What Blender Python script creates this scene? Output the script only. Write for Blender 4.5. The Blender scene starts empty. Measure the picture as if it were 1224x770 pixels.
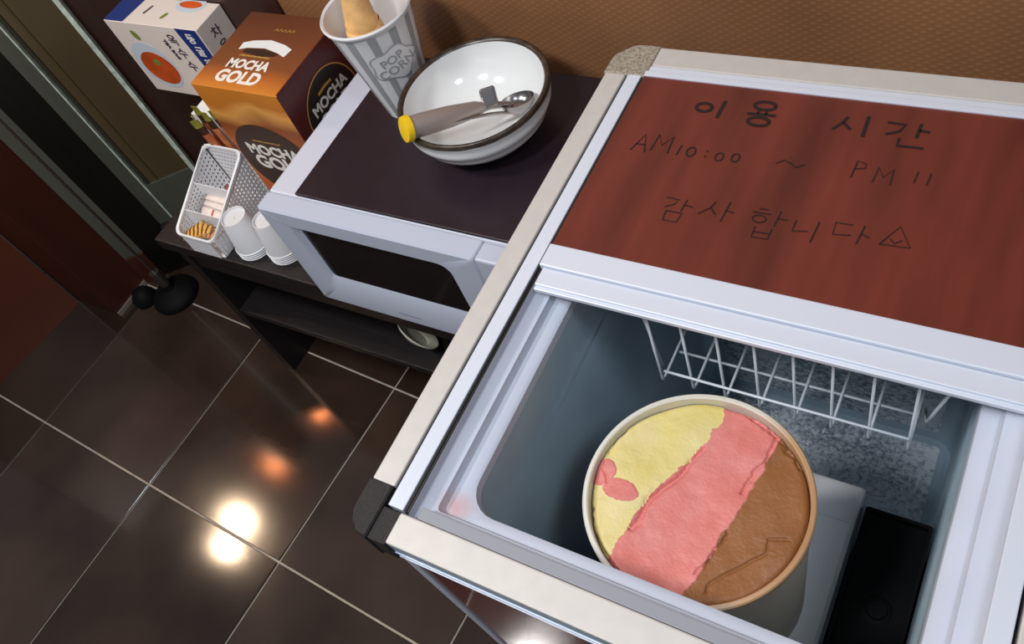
import bpy, bmesh, math, random
import numpy as np
from mathutils import Vector, Matrix, noise
random.seed(7)
PI = math.pi
C = bpy.context.scene.collection
# ------------------------------------------------------------------ camera
cam = bpy.data.cameras.new('camera'); co = bpy.data.objects.new('camera', cam); C.objects.link(co)
r = np.array([[-0.85768897,0.43720034,0.27060207],[-0.23569445,-0.80204771,0.54878738],[0.45696581,0.40690948,0.79095318]])
M = np.stack([-r[:,0], r[:,1], -r[:,2]], 1)          # world -> camera (x right, y down, z forward)
right, down, fwd = M[0], M[1], M[2]
mw = Matrix(((right[0],-down[0],-fwd[0],0),(right[1],-down[1],-fwd[1],0),(right[2],-down[2],-fwd[2],1.5),(0,0,0,1)))
co.matrix_world = mw
cam.sensor_width = 36.0; cam.sensor_fit = 'HORIZONTAL'; cam.lens = 1029.68/1224*36.0; cam.clip_start = .02
bpy.context.scene.camera = co
# ------------------------------------------------------------------ world, light, exposure
w = bpy.data.worlds.new('world'); bpy.context.scene.world = w; w.use_nodes = True
w.node_tree.nodes['Background'].inputs[0].default_value = (.62,.66,.75,1)
w.node_tree.nodes['Background'].inputs[1].default_value = .20
vs = bpy.context.scene.view_settings
vs.view_transform = 'Standard'; vs.look = 'None'; vs.gamma = 1; vs.use_curve_mapping = False; vs.exposure = 0.0
def area(name, loc, tgt, size, power, col):
    l = bpy.data.lights.new(name, 'AREA'); l.shape = 'DISK'; l.size = size; l.energy = power; l.color = col
    o = bpy.data.objects.new(name, l); C.objects.link(o); o.location = loc
    o.rotation_euler = (Vector(tgt)-Vector(loc)).to_track_quat('-Z','Y').to_euler()
def bulb(name, loc, rad, power, col):
    l = bpy.data.lights.new(name, 'POINT'); l.shadow_soft_size = rad; l.energy = power; l.color = col
    o = bpy.data.objects.new(name, l); C.objects.link(o); o.location = loc
area('ceiling_light', (-.55,-.35,2.30), (-.35,.4,.8), .25, 15, (.93,.96,1))
area('fill_light_left', (-1.25,-.10,2.20), (-1.1,.6,.5), .22, 13, (1,.97,.94))  # added lamp, brightens the boxes and paper cups on the left
area('fill_light_right', (.55,.05,2.25), (-.3,.45,.5), .35, 6, (.80,.90,1))  # added fill lamp, brings bluish light into the freezer interior
bulb('warm_downlight', (-3.167,.392,2.4), .06, 26, (1,.72,.48))
bulb('warm_downlight', (-3.138,.240,2.4), .05, 20, (1,.72,.48))
bulb('warm_lamp_dim', (-3.163,.734,2.4), .045, 3.2, (1,.30,.10))
bulb('warm_lamp_dim', (-3.084,1.11,2.4), .04, 2.4, (1,.30,.10))

# ------------------------------------------------------------------ helpers
def lin(c):
    return tuple(((x/255)/12.92 if x/255 <= .04045 else ((x/255+.055)/1.055)**2.4) for x in c)+(1,)
def mat(name, rgb, rough=.5, metal=0, spec=.5, var=0, vscale=20, vstretch=(1,1,1), bump=0, bscale=80, coat=0, rvar=0, rgb2=None, detail=4):
    m = bpy.data.materials.new(name); m.use_nodes = True; nt = m.node_tree; b = nt.nodes['Principled BSDF']
    c = lin(rgb); b.inputs['Base Color'].default_value = c; b.inputs['Roughness'].default_value = rough
    b.inputs['Metallic'].default_value = metal; b.inputs['Specular IOR Level'].default_value = spec
    b.inputs['Coat Weight'].default_value = coat
    tc = nt.nodes.new('ShaderNodeTexCoord'); mp = nt.nodes.new('ShaderNodeMapping'); mp.inputs['Scale'].default_value = vstretch
    nt.links.new(tc.outputs['Object'], mp.inputs[0])
    if var or rgb2 or rvar:
        n = nt.nodes.new('ShaderNodeTexNoise'); n.inputs['Scale'].default_value = vscale; n.inputs['Detail'].default_value = detail
        nt.links.new(mp.outputs[0], n.inputs[0])
        if var or rgb2:
            rp = nt.nodes.new('ShaderNodeValToRGB'); rp.color_ramp.elements[0].position = .32; rp.color_ramp.elements[1].position = .68
            if rgb2: a, d = lin(rgb2), c
            else: a = tuple(x*(1-var) for x in c[:3])+(1,); d = tuple(min(1,x*(1+var)) for x in c[:3])+(1,)
            rp.color_ramp.elements[0].color = a; rp.color_ramp.elements[1].color = d
            nt.links.new(n.outputs[0], rp.inputs[0]); nt.links.new(rp.outputs[0], b.inputs['Base Color'])
        if rvar:
            mr = nt.nodes.new('ShaderNodeMapRange'); mr.inputs['To Min'].default_value = max(0,rough-rvar); mr.inputs['To Max'].default_value = rough+rvar
            nt.links.new(n.outputs[0], mr.inputs[0]); nt.links.new(mr.outputs[0], b.inputs['Roughness'])
    if bump:
        n2 = nt.nodes.new('ShaderNodeTexNoise'); n2.inputs['Scale'].default_value = bscale; n2.inputs['Detail'].default_value = 5
        nt.links.new(mp.outputs[0], n2.inputs[0])
        bp = nt.nodes.new('ShaderNodeBump'); bp.inputs['Strength'].default_value = bump; bp.inputs['Distance'].default_value = .002
        nt.links.new(n2.outputs[0], bp.inputs['Height']); nt.links.new(bp.outputs[0], b.inputs['Normal'])
    return m
def obj(name, bm, m, parent=None, smooth=False, loc=None):
    me = bpy.data.meshes.new(name)
    if isinstance(bm, bmesh.types.BMesh):
        bmesh.ops.recalc_face_normals(bm, faces=bm.faces); bm.to_mesh(me); bm.free()
    else:
        me.from_pydata(*bm); me.update()
    if isinstance(m, (list,tuple)):
        for x in m: me.materials.append(x)
    else: me.materials.append(m)
    if smooth:
        for p in me.polygons: p.use_smooth = True
        if smooth != 'all':
            me.set_sharp_from_angle(angle=math.radians(38))
    o = bpy.data.objects.new(name, me); C.objects.link(o)
    if parent is not None:
        o.parent = parent; bpy_loc = parent.matrix_world if False else None
        o.matrix_parent_inverse = world_of(parent).inverted()
    if loc is not None: o.location = loc
    return o
def world_of(o):
    m = Matrix.LocRotScale(o.location, o.rotation_euler, o.scale)
    if o.parent is not None: m = world_of(o.parent) @ o.matrix_parent_inverse @ m
    return m
def thing(name, label, cat, loc=(0,0,0), group=None):
    o = bpy.data.objects.new(name, None); C.objects.link(o); o.location = loc; o.empty_display_size = .05
    return tag(o, label, cat, group)
def tag(o, label, cat, group=None):
    o['label'] = label; o['category'] = cat
    if group: o['group'] = group
    return o
def struct(o):
    o['kind'] = 'structure'; return o
def box(bm, x0,x1,y0,y1,z0,z1, bev=0, seg=2, rot=None):
    b2 = bmesh.new(); bmesh.ops.create_cube(b2, size=1)
    for v in b2.verts: v.co = Vector(((x0+x1)/2+v.co.x*(x1-x0), (y0+y1)/2+v.co.y*(y1-y0), (z0+z1)/2+v.co.z*(z1-z0)))
    if bev: bmesh.ops.bevel(b2, geom=list(b2.edges), offset=bev, segments=seg, profile=.5, affect='EDGES')
    if rot is not None: bmesh.ops.transform(b2, matrix=rot, verts=b2.verts)
    merge(bm, b2); return bm
def merge(bm, b2):
    me = bpy.data.meshes.new('tmp'); b2.to_mesh(me); b2.free(); bm.from_mesh(me); bpy.data.meshes.remove(me)
def bx(*a, **k): return box(bmesh.new(), *a, **k)
def skin(bm, loops, close=False, cap0=False, cap1=False):
    vs_ = [[bm.verts.new(p) for p in L] for L in loops]
    n = len(loops[0]); R = list(range(len(loops)-1))
    for i in R:
        for j in range(n):
            bm.faces.new((vs_[i][j], vs_[i][(j+1)%n], vs_[i+1][(j+1)%n], vs_[i+1][j]))
    if close:
        for j in range(n): bm.faces.new((vs_[-1][j], vs_[-1][(j+1)%n], vs_[0][(j+1)%n], vs_[0][j]))
    if cap0: bm.faces.new(vs_[0][::-1])
    if cap1: bm.faces.new(vs_[-1])
    return bm
def lathe(bm, prof, cx=0, cy=0, z=0, n=64, cap0=False, cap1=False):
    return skin(bm, [[(cx+rr*math.cos(2*PI*i/n), cy+rr*math.sin(2*PI*i/n), z+h) for i in range(n)] for rr, h in prof], cap0=cap0, cap1=cap1)
def tube(bm, pts, rad, n=8, cap=True):
    pts = [Vector(p) for p in pts]; rads = rad if isinstance(rad,(list,tuple)) else [rad]*len(pts)
    loops = []; up = None
    for i, p in enumerate(pts):
        d = (pts[min(i+1,len(pts)-1)]-pts[max(i-1,0)]).normalized()
        if up is None:
            up = d.orthogonal().normalized()
        up = (up - d*up.dot(d)).normalized(); s = d.cross(up)
        loops.append([p+(up*math.cos(2*PI*j/n)+s*math.sin(2*PI*j/n))*rads[i] for j in range(n)])
    return skin(bm, loops, cap0=cap, cap1=cap)
def rrect(x0,x1,y0,y1,r_,z,n=8):
    out = []
    r_ = max(r_,1e-5)
    for cx, cy, a in ((x1-r_,y1-r_,0),(x0+r_,y1-r_,90),(x0+r_,y0+r_,180),(x1-r_,y0+r_,270)):
        for k in range(n+1):
            t = math.radians(a+90*k/n); out.append((cx+r_*math.cos(t), cy+r_*math.sin(t), z))
    return out
def fillet(pts, rad, seg=5):
    pts = [Vector(p) for p in pts]; out = [pts[0]]
    for a, b, c in zip(pts, pts[1:], pts[2:]):
        d1 = (a-b).normalized(); d2 = (c-b).normalized(); q = min(rad, (a-b).length*.45, (c-b).length*.45)
        p0 = b+d1*q; p2 = b+d2*q
        for k in range(seg+1):
            t = k/seg; out.append(p0*(1-t)**2+b*2*t*(1-t)+p2*t*t)
    out.append(pts[-1]); return out
def frame(o, rgt, up):
    rgt = Vector(rgt).normalized(); up = Vector(up).normalized(); nn = rgt.cross(up)
    return Matrix(((rgt.x,up.x,nn.x,o[0]),(rgt.y,up.y,nn.y,o[1]),(rgt.z,up.z,nn.z,o[2]),(0,0,0,1)))
def text_mesh(body, size, F, align='CENTER', shear=0, sx=1, off=0, depth=.0002, space=1.0):
    cu = bpy.data.curves.new('t', 'FONT'); cu.body = body; cu.size = size; cu.align_x = align; cu.shear = shear; cu.offset = off
    cu.extrude = depth; cu.resolution_u = 3; cu.space_character = space
    o = bpy.data.objects.new('t', cu); C.objects.link(o)
    dg = bpy.context.evaluated_depsgraph_get(); me = bpy.data.meshes.new_from_object(o.evaluated_get(dg))
    bpy.data.objects.remove(o); bm = bmesh.new(); bm.from_mesh(me); bpy.data.meshes.remove(me)
    for v in bm.verts: v.co.x *= sx
    bmesh.ops.transform(bm, matrix=F, verts=bm.verts); return bm
def poly(bm, pts, F, h=.0003):
    a = [bm.verts.new(F @ Vector((p[0],p[1],0))) for p in pts]; b = [bm.verts.new(F @ Vector((p[0],p[1],h))) for p in pts]
    n = len(pts); bm.faces.new(b); bm.faces.new(a[::-1])
    for i in range(n): bm.faces.new((a[i],a[(i+1)%n],b[(i+1)%n],b[i]))
    return bm
def ell(cx, cy, a, b, rot=0, n=40):
    return [(cx+a*math.cos(t)*math.cos(rot)-b*math.sin(t)*math.sin(rot), cy+a*math.cos(t)*math.sin(rot)+b*math.sin(t)*math.cos(rot)) for t in [2*PI*i/n for i in range(n)]]
def stroke(bm, pts, wd, F, h=.0003):
    """a flat pen stroke along a polyline"""
    n = len(pts); L = []; Rr = []
    for i in range(n):
        a = Vector(pts[max(i-1,0)]+(0,)); b = Vector(pts[min(i+1,n-1)]+(0,)); d = (b-a).normalized(); s = Vector((-d.y,d.x,0))*wd/2
        p = Vector(pts[i]+(0,)); L.append(p+s); Rr.append(p-s)
    for k in range(n-1):
        q = [L[k],Rr[k],Rr[k+1],L[k+1]]
        vs_ = [bm.verts.new(F @ (v+Vector((0,0,h)))) for v in q]; bm.faces.new(vs_)
    return bm
def ring(bm, outer, inner, F, h=.0003):
    a = [bm.verts.new(F @ Vector((p[0],p[1],h))) for p in outer]; b = [bm.verts.new(F @ Vector((p[0],p[1],h))) for p in inner]
    n = len(a)
    for i in range(n): bm.faces.new((a[i],a[(i+1)%n],b[(i+1)%n],b[i]))
    return bm

# ------------------------------------------------------------------ materials
MT = {}
MT['alu'] = mat('brushed_aluminium', (204,200,194), .5, .2, var=.03, vscale=60, vstretch=(1,1,1), bump=.04, bscale=900)
MT['white_metal'] = mat('white_coated_rail', (214,220,232), .35, .1)
MT['blue_grey'] = mat('blue_grey_plastic', (150,182,204), .4)
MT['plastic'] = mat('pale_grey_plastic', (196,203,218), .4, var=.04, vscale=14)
MT['liner'] = mat('grey_steel_liner', (166,188,202), .36, .12, var=.12, vscale=9, bump=.1, bscale=25, rvar=.12)
MT['black'] = mat('black_plastic', (22,21,22), .45)
MT['matt_black'] = mat('matt_black_plastic',(9,9,11),.7,spec=.2)
MT['cap_black'] = mat('black_corner_plastic', (34,31,31), .55, bump=.5, bscale=1500)
MT['cap_beige'] = mat('speckled_beige_plastic', (178,168,152), .6, rgb2=(120,108,92), vscale=420, bump=.4, bscale=600)
MT['red_panel'] = mat('dark_red_enamel', (118,24,26), .13, coat=.4)
MT['white_wire'] = mat('white_coated_wire', (226,232,240), .4)
MT['white_plastic'] = mat('white_plastic', (238,238,240), .4)
MT['mw_body'] = mat('pale_silver_enamel', (206,208,222), .4)
MT['mw_front'] = mat('pale_silver_plastic', (190,196,212), .38)
MT['mat_dark'] = mat('dark_plum_mat', (38,27,35), .35, var=.12, vscale=40, bump=.05, bscale=300)
MT['black_glass'] = mat('black_glass', (14,12,14), .12)
MT['table'] = mat('dark_wood_table', (25,21,22), .42, var=.25, vscale=14, vstretch=(1,12,12), bump=.2, bscale=60)
MT['ceramic'] = mat('white_glazed_ceramic', (232,233,232), .12, coat=.5)
MT['brown_rim'] = mat('brown_glaze', (74,60,48), .3, rgb2=(44,34,28), vscale=120)
MT['steel'] = mat('scoop_steel', (168,164,164), .22, 1.0)
MT['handle_steel'] = mat('dull_handle_metal', (184,172,168), .42, .6)
MT['yellow'] = mat('yellow_plastic', (238,196,20), .4)
MT['cup'] = mat('white_paper_cup', (226,226,228), .55)
MT['cup_grey'] = mat('grey_print', (158,160,162), .6)
MT['paper_white'] = mat('white_paper', (238,236,234), .6)
MT['cone'] = mat('baked_wafer', (226,178,116), .7, var=.15, vscale=60, bump=.3, bscale=200)
MT['tub'] = mat('tub_cream_card', (186,170,152), .5, var=.05, vscale=30)
MT['ink'] = mat('marker_ink', (34,14,12), .8)
MT['ink_faint'] = mat('faded_marker_ink', (46,20,17), .8)

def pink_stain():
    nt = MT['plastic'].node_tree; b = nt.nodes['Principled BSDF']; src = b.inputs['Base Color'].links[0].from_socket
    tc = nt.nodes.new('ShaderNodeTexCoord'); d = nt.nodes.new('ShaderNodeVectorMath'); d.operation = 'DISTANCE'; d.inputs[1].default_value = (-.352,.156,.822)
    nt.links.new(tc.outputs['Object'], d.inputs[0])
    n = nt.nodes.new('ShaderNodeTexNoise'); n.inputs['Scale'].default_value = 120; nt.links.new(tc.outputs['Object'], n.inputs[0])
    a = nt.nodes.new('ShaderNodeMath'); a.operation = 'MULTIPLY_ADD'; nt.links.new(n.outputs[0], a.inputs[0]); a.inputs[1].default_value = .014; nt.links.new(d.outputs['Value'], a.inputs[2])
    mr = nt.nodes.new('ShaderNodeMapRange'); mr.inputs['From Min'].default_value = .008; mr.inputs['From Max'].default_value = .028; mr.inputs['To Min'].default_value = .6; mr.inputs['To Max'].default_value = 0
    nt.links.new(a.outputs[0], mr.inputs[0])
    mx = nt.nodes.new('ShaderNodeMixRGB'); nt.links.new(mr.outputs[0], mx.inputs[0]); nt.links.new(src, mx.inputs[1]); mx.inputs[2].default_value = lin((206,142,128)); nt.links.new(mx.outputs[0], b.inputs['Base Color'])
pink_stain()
def lid_material():
    m = mat('red_brown_lid', (128,46,34), .30, coat=.15)
    nt = m.node_tree; b = nt.nodes['Principled BSDF']; tc = nt.nodes.new('ShaderNodeTexCoord'); mp = nt.nodes.new('ShaderNodeMapping')
    mp.inputs['Scale'].default_value = (9,1.2,1); mp.inputs['Rotation'].default_value = (0,0,math.radians(6)); nt.links.new(tc.outputs['Object'], mp.inputs[0])
    n = nt.nodes.new('ShaderNodeTexNoise'); n.inputs['Scale'].default_value = 3; n.inputs['Detail'].default_value = 3; nt.links.new(mp.outputs[0], n.inputs[0])
    rp = nt.nodes.new('ShaderNodeValToRGB'); rp.color_ramp.elements[0].position=.3; rp.color_ramp.elements[1].position=.72
    rp.color_ramp.elements[0].color = lin((84,36,28)); rp.color_ramp.elements[1].color = lin((116,50,38))
    nt.links.new(n.outputs[0], rp.inputs[0]); nt.links.new(rp.outputs[0], b.inputs['Base Color'])
    return m
MT['lid'] = lid_material()
def lattice_material():
    """brown leather-like wall covering with a fine diamond lattice"""
    m = mat('brown_lattice_wallcovering', (150,98,58), .5)
    nt = m.node_tree; b = nt.nodes['Principled BSDF']; tc = nt.nodes.new('ShaderNodeTexCoord')
    hs = []
    for ang in (32,-32):
        mp = nt.nodes.new('ShaderNodeMapping'); mp.inputs['Rotation'].default_value = (0, math.radians(ang), 0)
        nt.links.new(tc.outputs['Object'], mp.inputs[0])
        wv = nt.nodes.new('ShaderNodeTexWave'); wv.bands_direction = 'Z'; wv.inputs['Scale'].default_value = 40; wv.inputs['Distortion'].default_value = .8
        wv.inputs['Detail'].default_value = 1; wv.inputs['Detail Scale'].default_value = 2
        nt.links.new(mp.outputs[0], wv.inputs[0]); hs.append(wv)
    mx = nt.nodes.new('ShaderNodeMath'); mx.operation = 'MULTIPLY'; nt.links.new(hs[0].outputs['Fac'], mx.inputs[0]); nt.links.new(hs[1].outputs['Fac'], mx.inputs[1])
    n = nt.nodes.new('ShaderNodeTexNoise'); n.inputs['Scale'].default_value = 5; n.inputs['Detail'].default_value = 6; nt.links.new(tc.outputs['Object'], n.inputs[0])
    ad = nt.nodes.new('ShaderNodeMath'); ad.operation = 'MULTIPLY_ADD'; nt.links.new(mx.outputs[0], ad.inputs[0]); ad.inputs[1].default_value = .25; nt.links.new(n.outputs[0], ad.inputs[2])
    rp = nt.nodes.new('ShaderNodeValToRGB'); rp.color_ramp.elements[0].position=.35; rp.color_ramp.elements[1].position=.95
    rp.color_ramp.elements[0].color = lin((128,88,58)); rp.color_ramp.elements[1].color = lin((162,114,76))
    nt.links.new(ad.outputs[0], rp.inputs[0]); nt.links.new(rp.outputs[0], b.inputs['Base Color'])
    bp = nt.nodes.new('ShaderNodeBump'); bp.inputs['Strength'].default_value = .22; bp.inputs['Distance'].default_value = .001
    nt.links.new(mx.outputs[0], bp.inputs['Height']); nt.links.new(bp.outputs[0], b.inputs['Normal'])
    return m
MT['wall'] = lattice_material()
MT['red_wood'] = mat('red_brown_laminate', (70,34,24), .35, var=.25, vscale=5, vstretch=(1,1,.3))
MT['counter'] = mat('dark_red_brown_laminate', (92,44,28), .3, var=.15, vscale=4)
def frost_material():
    m = mat('frosted_steel', (150,164,176), .35, .4)
    nt = m.node_tree; b = nt.nodes['Principled BSDF']; tc = nt.nodes.new('ShaderNodeTexCoord')
    n = nt.nodes.new('ShaderNodeTexNoise'); n.inputs['Scale'].default_value = 130; n.inputs['Detail'].default_value = 6; n.inputs['Roughness'].default_value=.75; nt.links.new(tc.outputs['Object'], n.inputs[0])
    n0 = nt.nodes.new('ShaderNodeTexNoise'); n0.inputs['Scale'].default_value = 7; nt.links.new(tc.outputs['Object'], n0.inputs[0])
    ad = nt.nodes.new('ShaderNodeMath'); ad.operation='MULTIPLY_ADD'; nt.links.new(n0.outputs[0], ad.inputs[0]); ad.inputs[1].default_value=.5; nt.links.new(n.outputs[0], ad.inputs[2])
    rp = nt.nodes.new('ShaderNodeValToRGB'); rp.color_ramp.elements[0].position=.60; rp.color_ramp.elements[1].position=.80
    rp.color_ramp.elements[0].color = lin((120,140,156)); rp.color_ramp.elements[1].color = lin((240,246,252))
    nt.links.new(ad.outputs[0], rp.inputs[0]); nt.links.new(rp.outputs[0], b.inputs['Base Color'])
    bp = nt.nodes.new('ShaderNodeBump'); bp.inputs['Strength'].default_value=.8; bp.inputs['Distance'].default_value=.003
    nt.links.new(n.outputs[0], bp.inputs['Height']); nt.links.new(bp.outputs[0], b.inputs['Normal'])
    return m
MT['frost'] = frost_material()

# ------------------------------------------------------------------ setting: floor and tiles
floor = struct(obj('floor', bx(-3.6,1.6,-1.6,2.2,-.06,-.004), mat('cement_grout', (186,174,158), .8, var=.15, vscale=40)))
tile_mats = [mat('brown_glazed_tile', (56+d,42+d,34+d), .10, spec=.8, var=.45, vscale=3.2, rvar=.05, bump=.03, bscale=12, detail=6) for d in (-4,0,5)]
U = Vector((.998,-.0607,0)); V = Vector((.0607,.998,0)); O = Vector((-1.486,.137,0)); TU, TV, G = .4125, .427, .0046
tile_mesh = []
for k in range(3):
    b = bmesh.new(); b2 = bmesh.new(); bmesh.ops.create_cube(b2, size=1)
    for v in b2.verts: v.co = Vector((v.co.x*(TU-G), v.co.y*(TV-G), v.co.z*.008))
    bmesh.ops.bevel(b2, geom=[e for e in b2.edges if all(v.co.z > 0 for v in e.verts)], offset=.0012, segments=1, affect='EDGES')
    merge(b, b2)
    me = bpy.data.meshes.new('tile'); b.to_mesh(me); b.free(); me.materials.append(tile_mats[k]); tile_mesh.append(me)
for i in range(-4, 6):
    for j in range(-2, 4):
        c = O+U*TU*(i+.5)+V*TV*(j+.5)
        if c.x < -3.3 or c.y < -1.3 or c.y > 1.9: continue
        o = bpy.data.objects.new('tile', random.choice(tile_mesh)); C.objects.link(o); o.parent = floor
        o.location = (c.x, c.y, -.004+random.uniform(0,.0004)); o.rotation_euler = (random.uniform(-.001,.001), random.uniform(-.001,.001), -.0607)
# walls
struct(obj('wall_back', bx(-1.95,1.6,.83,.93,-.004,2.5), MT['wall']))
struct(obj('trim_2', bx(-1.94,-1.10,.8235,.8305,-.002,2.5), mat('dark_wood_panel',(58,34,26),.4,var=.2,vscale=5,vstretch=(1,1,.2))))
struct(obj('baseboard_back', bx(-1.93,1.6,.818,.83,0,.08,bev=.002), MT['red_wood']))
wl = struct(obj('wall_left', (([(-2.15,.05,0),(-2.085,.478,0),(-2.5,.54,0),(-2.5,.05,0)]+[(-2.15,.05,.72),(-2.085,.478,.72),(-2.5,.54,.72),(-2.5,.05,.72)]), [], [(0,1,5,4),(1,2,6,5),(2,3,7,6),(3,0,4,7),(4,5,6,7)]), MT['counter']))
struct(obj('trim_1', bx(-2.09,-1.918,.483,.60,0,.95,bev=.002), MT['red_wood']))
struct(obj('baseboard_left', bx(-1.918,-1.912,.483,.60,0,.012), mat('pale_metal_strip',(170,160,150),.4,.6)))

# ------------------------------------------------------------------ glazed screen in the left corner
MT['glass_dirty'] = mat('greenish_glass', (96,80,56), .16, var=.3, vscale=3, vstretch=(1,1,.3))
MT['grey_green'] = mat('grey_green_metal', (108,110,98), .35, .5, var=.2, vscale=8, vstretch=(1,1,.2))
MT['dark_frame'] = mat('dark_bronze_frame', (26,24,22), .3, .3)
MT['glass_edge'] = mat('bright_glass_edge', (205,216,200), .25, var=.25, vscale=60)
pA = Vector((-1.92,.605,0)); pB = Vector((-1.69,.812,0)); dv = (pB-pA)
def along(t): return pA+dv*t
sc = thing('glass_screen', 'olive glass screen in dark metal frame beside the table, with pale green edge', 'screen', (pA.x,pA.y,0))
def strip(name, t0, t1, z0, z1, th, m, par, off=0, bev=.001):
    d = dv.normalized(); L = dv.length*(t1-t0)
    F = frame(along(t0), d, (0,0,1))
    b = bx(0,L,z0,z1,-th/2+off,th/2+off,bev=bev); bmesh.ops.transform(b, matrix=F, verts=b.verts)
    return obj(name, b, m, par)
# normal of F points to +x-y side (towards camera)
strip('side_panel', 0, .17, .10, .82, .02, MT['grey_green'], sc)
strip('side_panel_base', 0, .17, 0, .10, .03, MT['red_wood'], sc)
strip('frame_post', .17, .46, 0, .82, .02, MT['dark_frame'], sc)
strip('frame_post', .46, .58, .16, .82, .022, MT['grey_green'], sc)
s = strip('metal_edge', .58, .592, .16, .82, .03, MT['glass_edge'], sc, .002); s['label'] = 'thin bright metal edge'
strip('glass_pane', .592, .965, .28, .82, .008, MT['glass_dirty'], sc)
strip('pane_bead', .68, .70, .28, .82, .014, mat('olive_bead',(96,84,50),.35,.4), sc)
strip('pane_bead', .60, .625, .28, .82, .016, mat('dark_olive_bead',(52,50,38),.5), sc)
strip('bottom_rail', .592, .965, .17, .28, .018, MT['grey_green'], sc)
strip('base_box', .46, 1.0, 0, .16, .05, mat('dark_base',(34,22,20),.45), sc)
strip('pane_edge', .965, 1.0, .17, .82, .016, MT['glass_edge'], sc, .002)['label'] = 'pale green cut glass edge'
# black stand with a chrome rod in front of the screen
st = thing('floor_stand', 'black round floor stand with thin chrome rod before the glass screen', 'stand', (-1.785,.585,0))
b = bmesh.new(); lathe(b, [(.012,.06),(.016,.04),(.045,.03),(.058,.02),(.062,.010),(.06,0)], -1.785,.585, n=40, cap0=True, cap1=True); obj('base', b, MT['matt_black'], st, smooth=True)
b = bmesh.new(); tube(b, [(-1.785,.585,.05),(-1.785,.585,1.0)], .0035); obj('rod', b, MT['steel'], st, smooth=True)
b = bmesh.new(); tube(b, [(-1.785,.585,.055),(-1.785,.585,.105)], .013, 16); obj('collar', b, mat('dull_chrome',(120,112,104),.35,.9), st, smooth=True)
b = bmesh.new(); lathe(b, [(.030,0),(.032,.02),(.02,.04),(.008,.045)], -1.868,.548, n=32, cap0=True, cap1=True)
tag(obj('black_weight', b, MT['matt_black'], None, smooth=True), 'low black weight on the floor behind the stand', 'weight')

# ------------------------------------------------------------------ table
tb = thing('low_table', 'long low black wooden table with lower shelf holding the microwave', 'table', (-.91,.66,0))
obj('tabletop', bx(-1.38,-.45,.498,.815,.440,.468,bev=.003), MT['table'], tb)
obj('side_panel', bx(-1.335,-1.312,.500,.81,0,.440,bev=.001), MT['table'], tb)
obj('side_panel', bx(-.50,-.477,.502,.81,0,.440,bev=.001), MT['table'], tb)
obj('front_apron', bx(-1.312,-.50,.506,.522,.395,.440), MT['table'], tb)
obj('lower_shelf', bx(-1.312,-.50,.502,.81,.232,.250,bev=.0015), MT['table'], tb)
obj('back_panel', bx(-1.312,-.50,.798,.81,.25,.440), MT['table'], tb)

# ------------------------------------------------------------------ plate under the microwave
def plate(cx, n, R, label):
    n = Vector(n).normalized(); a = n.orthogonal().normalized(); F = frame(cx, a, n.cross(a))
    b = bmesh.new()
    lathe(b, [(0.001,.004),(R*.55,.004),(R*.62,.0075),(R*.97,.013),(R,.0125),(R*.98,.010),(R*.6,.001),(R*.5,-.002),(.001,-.002)], n=48)
    bmesh.ops.transform(b, matrix=F, verts=b.verts)
    return tag(obj('small_plate', b, mat('cream_ceramic',(206,204,184),.3), None, smooth=True), label, 'plate')
plate((-.858,.535,.296), (.457,.741,.557), .043, 'small cream plate tilted at the front of the lower table shelf')
plate((-.822,.562,.298), (.35,.741,.57), .040, 'second cream plate tucked behind the tilted one on the lower shelf')

# ------------------------------------------------------------------ microwave
mwv = thing('microwave', 'silver microwave with black door window under a dark plum mat', 'microwave', (-.70,.64,.468))
X0, X1, YF, YB, ZB, ZT = -.931, -.475, .480, .812, .474, .703
obj('body', bx(X0+.001,X1,YF+.032,YB,ZB,ZT,bev=.004), MT['mw_body'], mwv)
for fx in (X0+.04, X1-.04):
    for fy in (YF+.06, YB-.04):
        b = bmesh.new(); lathe(b, [(.014,0),(.016,.007)], fx, fy, .4680, n=16, cap0=True, cap1=True); obj('foot', b, MT['black'], mwv)
# door with chamfered window opening
XD = -.5545
def wloop(x0,x1,z0,z1,r_,y): return [(p[0], y, p[1]) for p in [(q[0],q[1]) for q in rrect(x0,x1,z0,z1,r_,0,6)]]
def wl2(y, e, rr): # opening loop, bottom edge is a sloping sill
    pts = []
    x0,x1,z0,z1 = -.884+e, -.604-e, .524+e*2.4, .672-e*.7
    for cx, cz, a, rad in ((x1-rr*2,z1-rr*2,0,rr*2),(x0+rr*.5,z1-rr*.5,90,rr*.5),(x0+rr,z0+rr,180,rr),(x1-rr*.5,z0+rr*.5,270,rr*.5)):
        for k in range(7):
            t = math.radians(a+15*k); pts.append((cx+rad*math.cos(t), y, cz+rad*math.sin(t)))
    return pts
def outer(y, e=0): return [(p[0], y, p[1]) for p in rrect(X0+e,XD-e,ZB+e,ZT-e,.004,0,6)]
b = bmesh.new(); skin(b, [outer(YF+.030), outer(YF+.003), outer(YF,.003), wl2(YF,0,.010), wl2(YF+.008,.009,.008)])
obj('door', b, MT['mw_front'], mwv, smooth=True)
b = bmesh.new(); L = wl2(YF+.008,.009,.008); b.faces.new([b.verts.new(p) for p in L]); L2 = [(p[0],p[1]+.01,p[2]) for p in L]
o = obj('door_window', b, MT['black_glass'], mwv); o['label'] = 'black glass door window'
obj('control_panel', bx(XD+.0012,X1,YF+.0005,YF+.031,ZB,ZT,bev=.003), MT['mw_front'], mwv)
b = bmesh.new(); F = frame((-.745,YF-.0002,.496),(1,0,0),(0,0,1))
for k in range(8): stroke(b, [(-.021+k*.0055,0),(-.021+k*.0055+.0035,.0004)], .0022, F)
o = obj('maker_mark', b, mat('grey_letter_print',(120,124,134),.5), mwv); o['label'] = 'tiny unreadable grey print'
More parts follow.
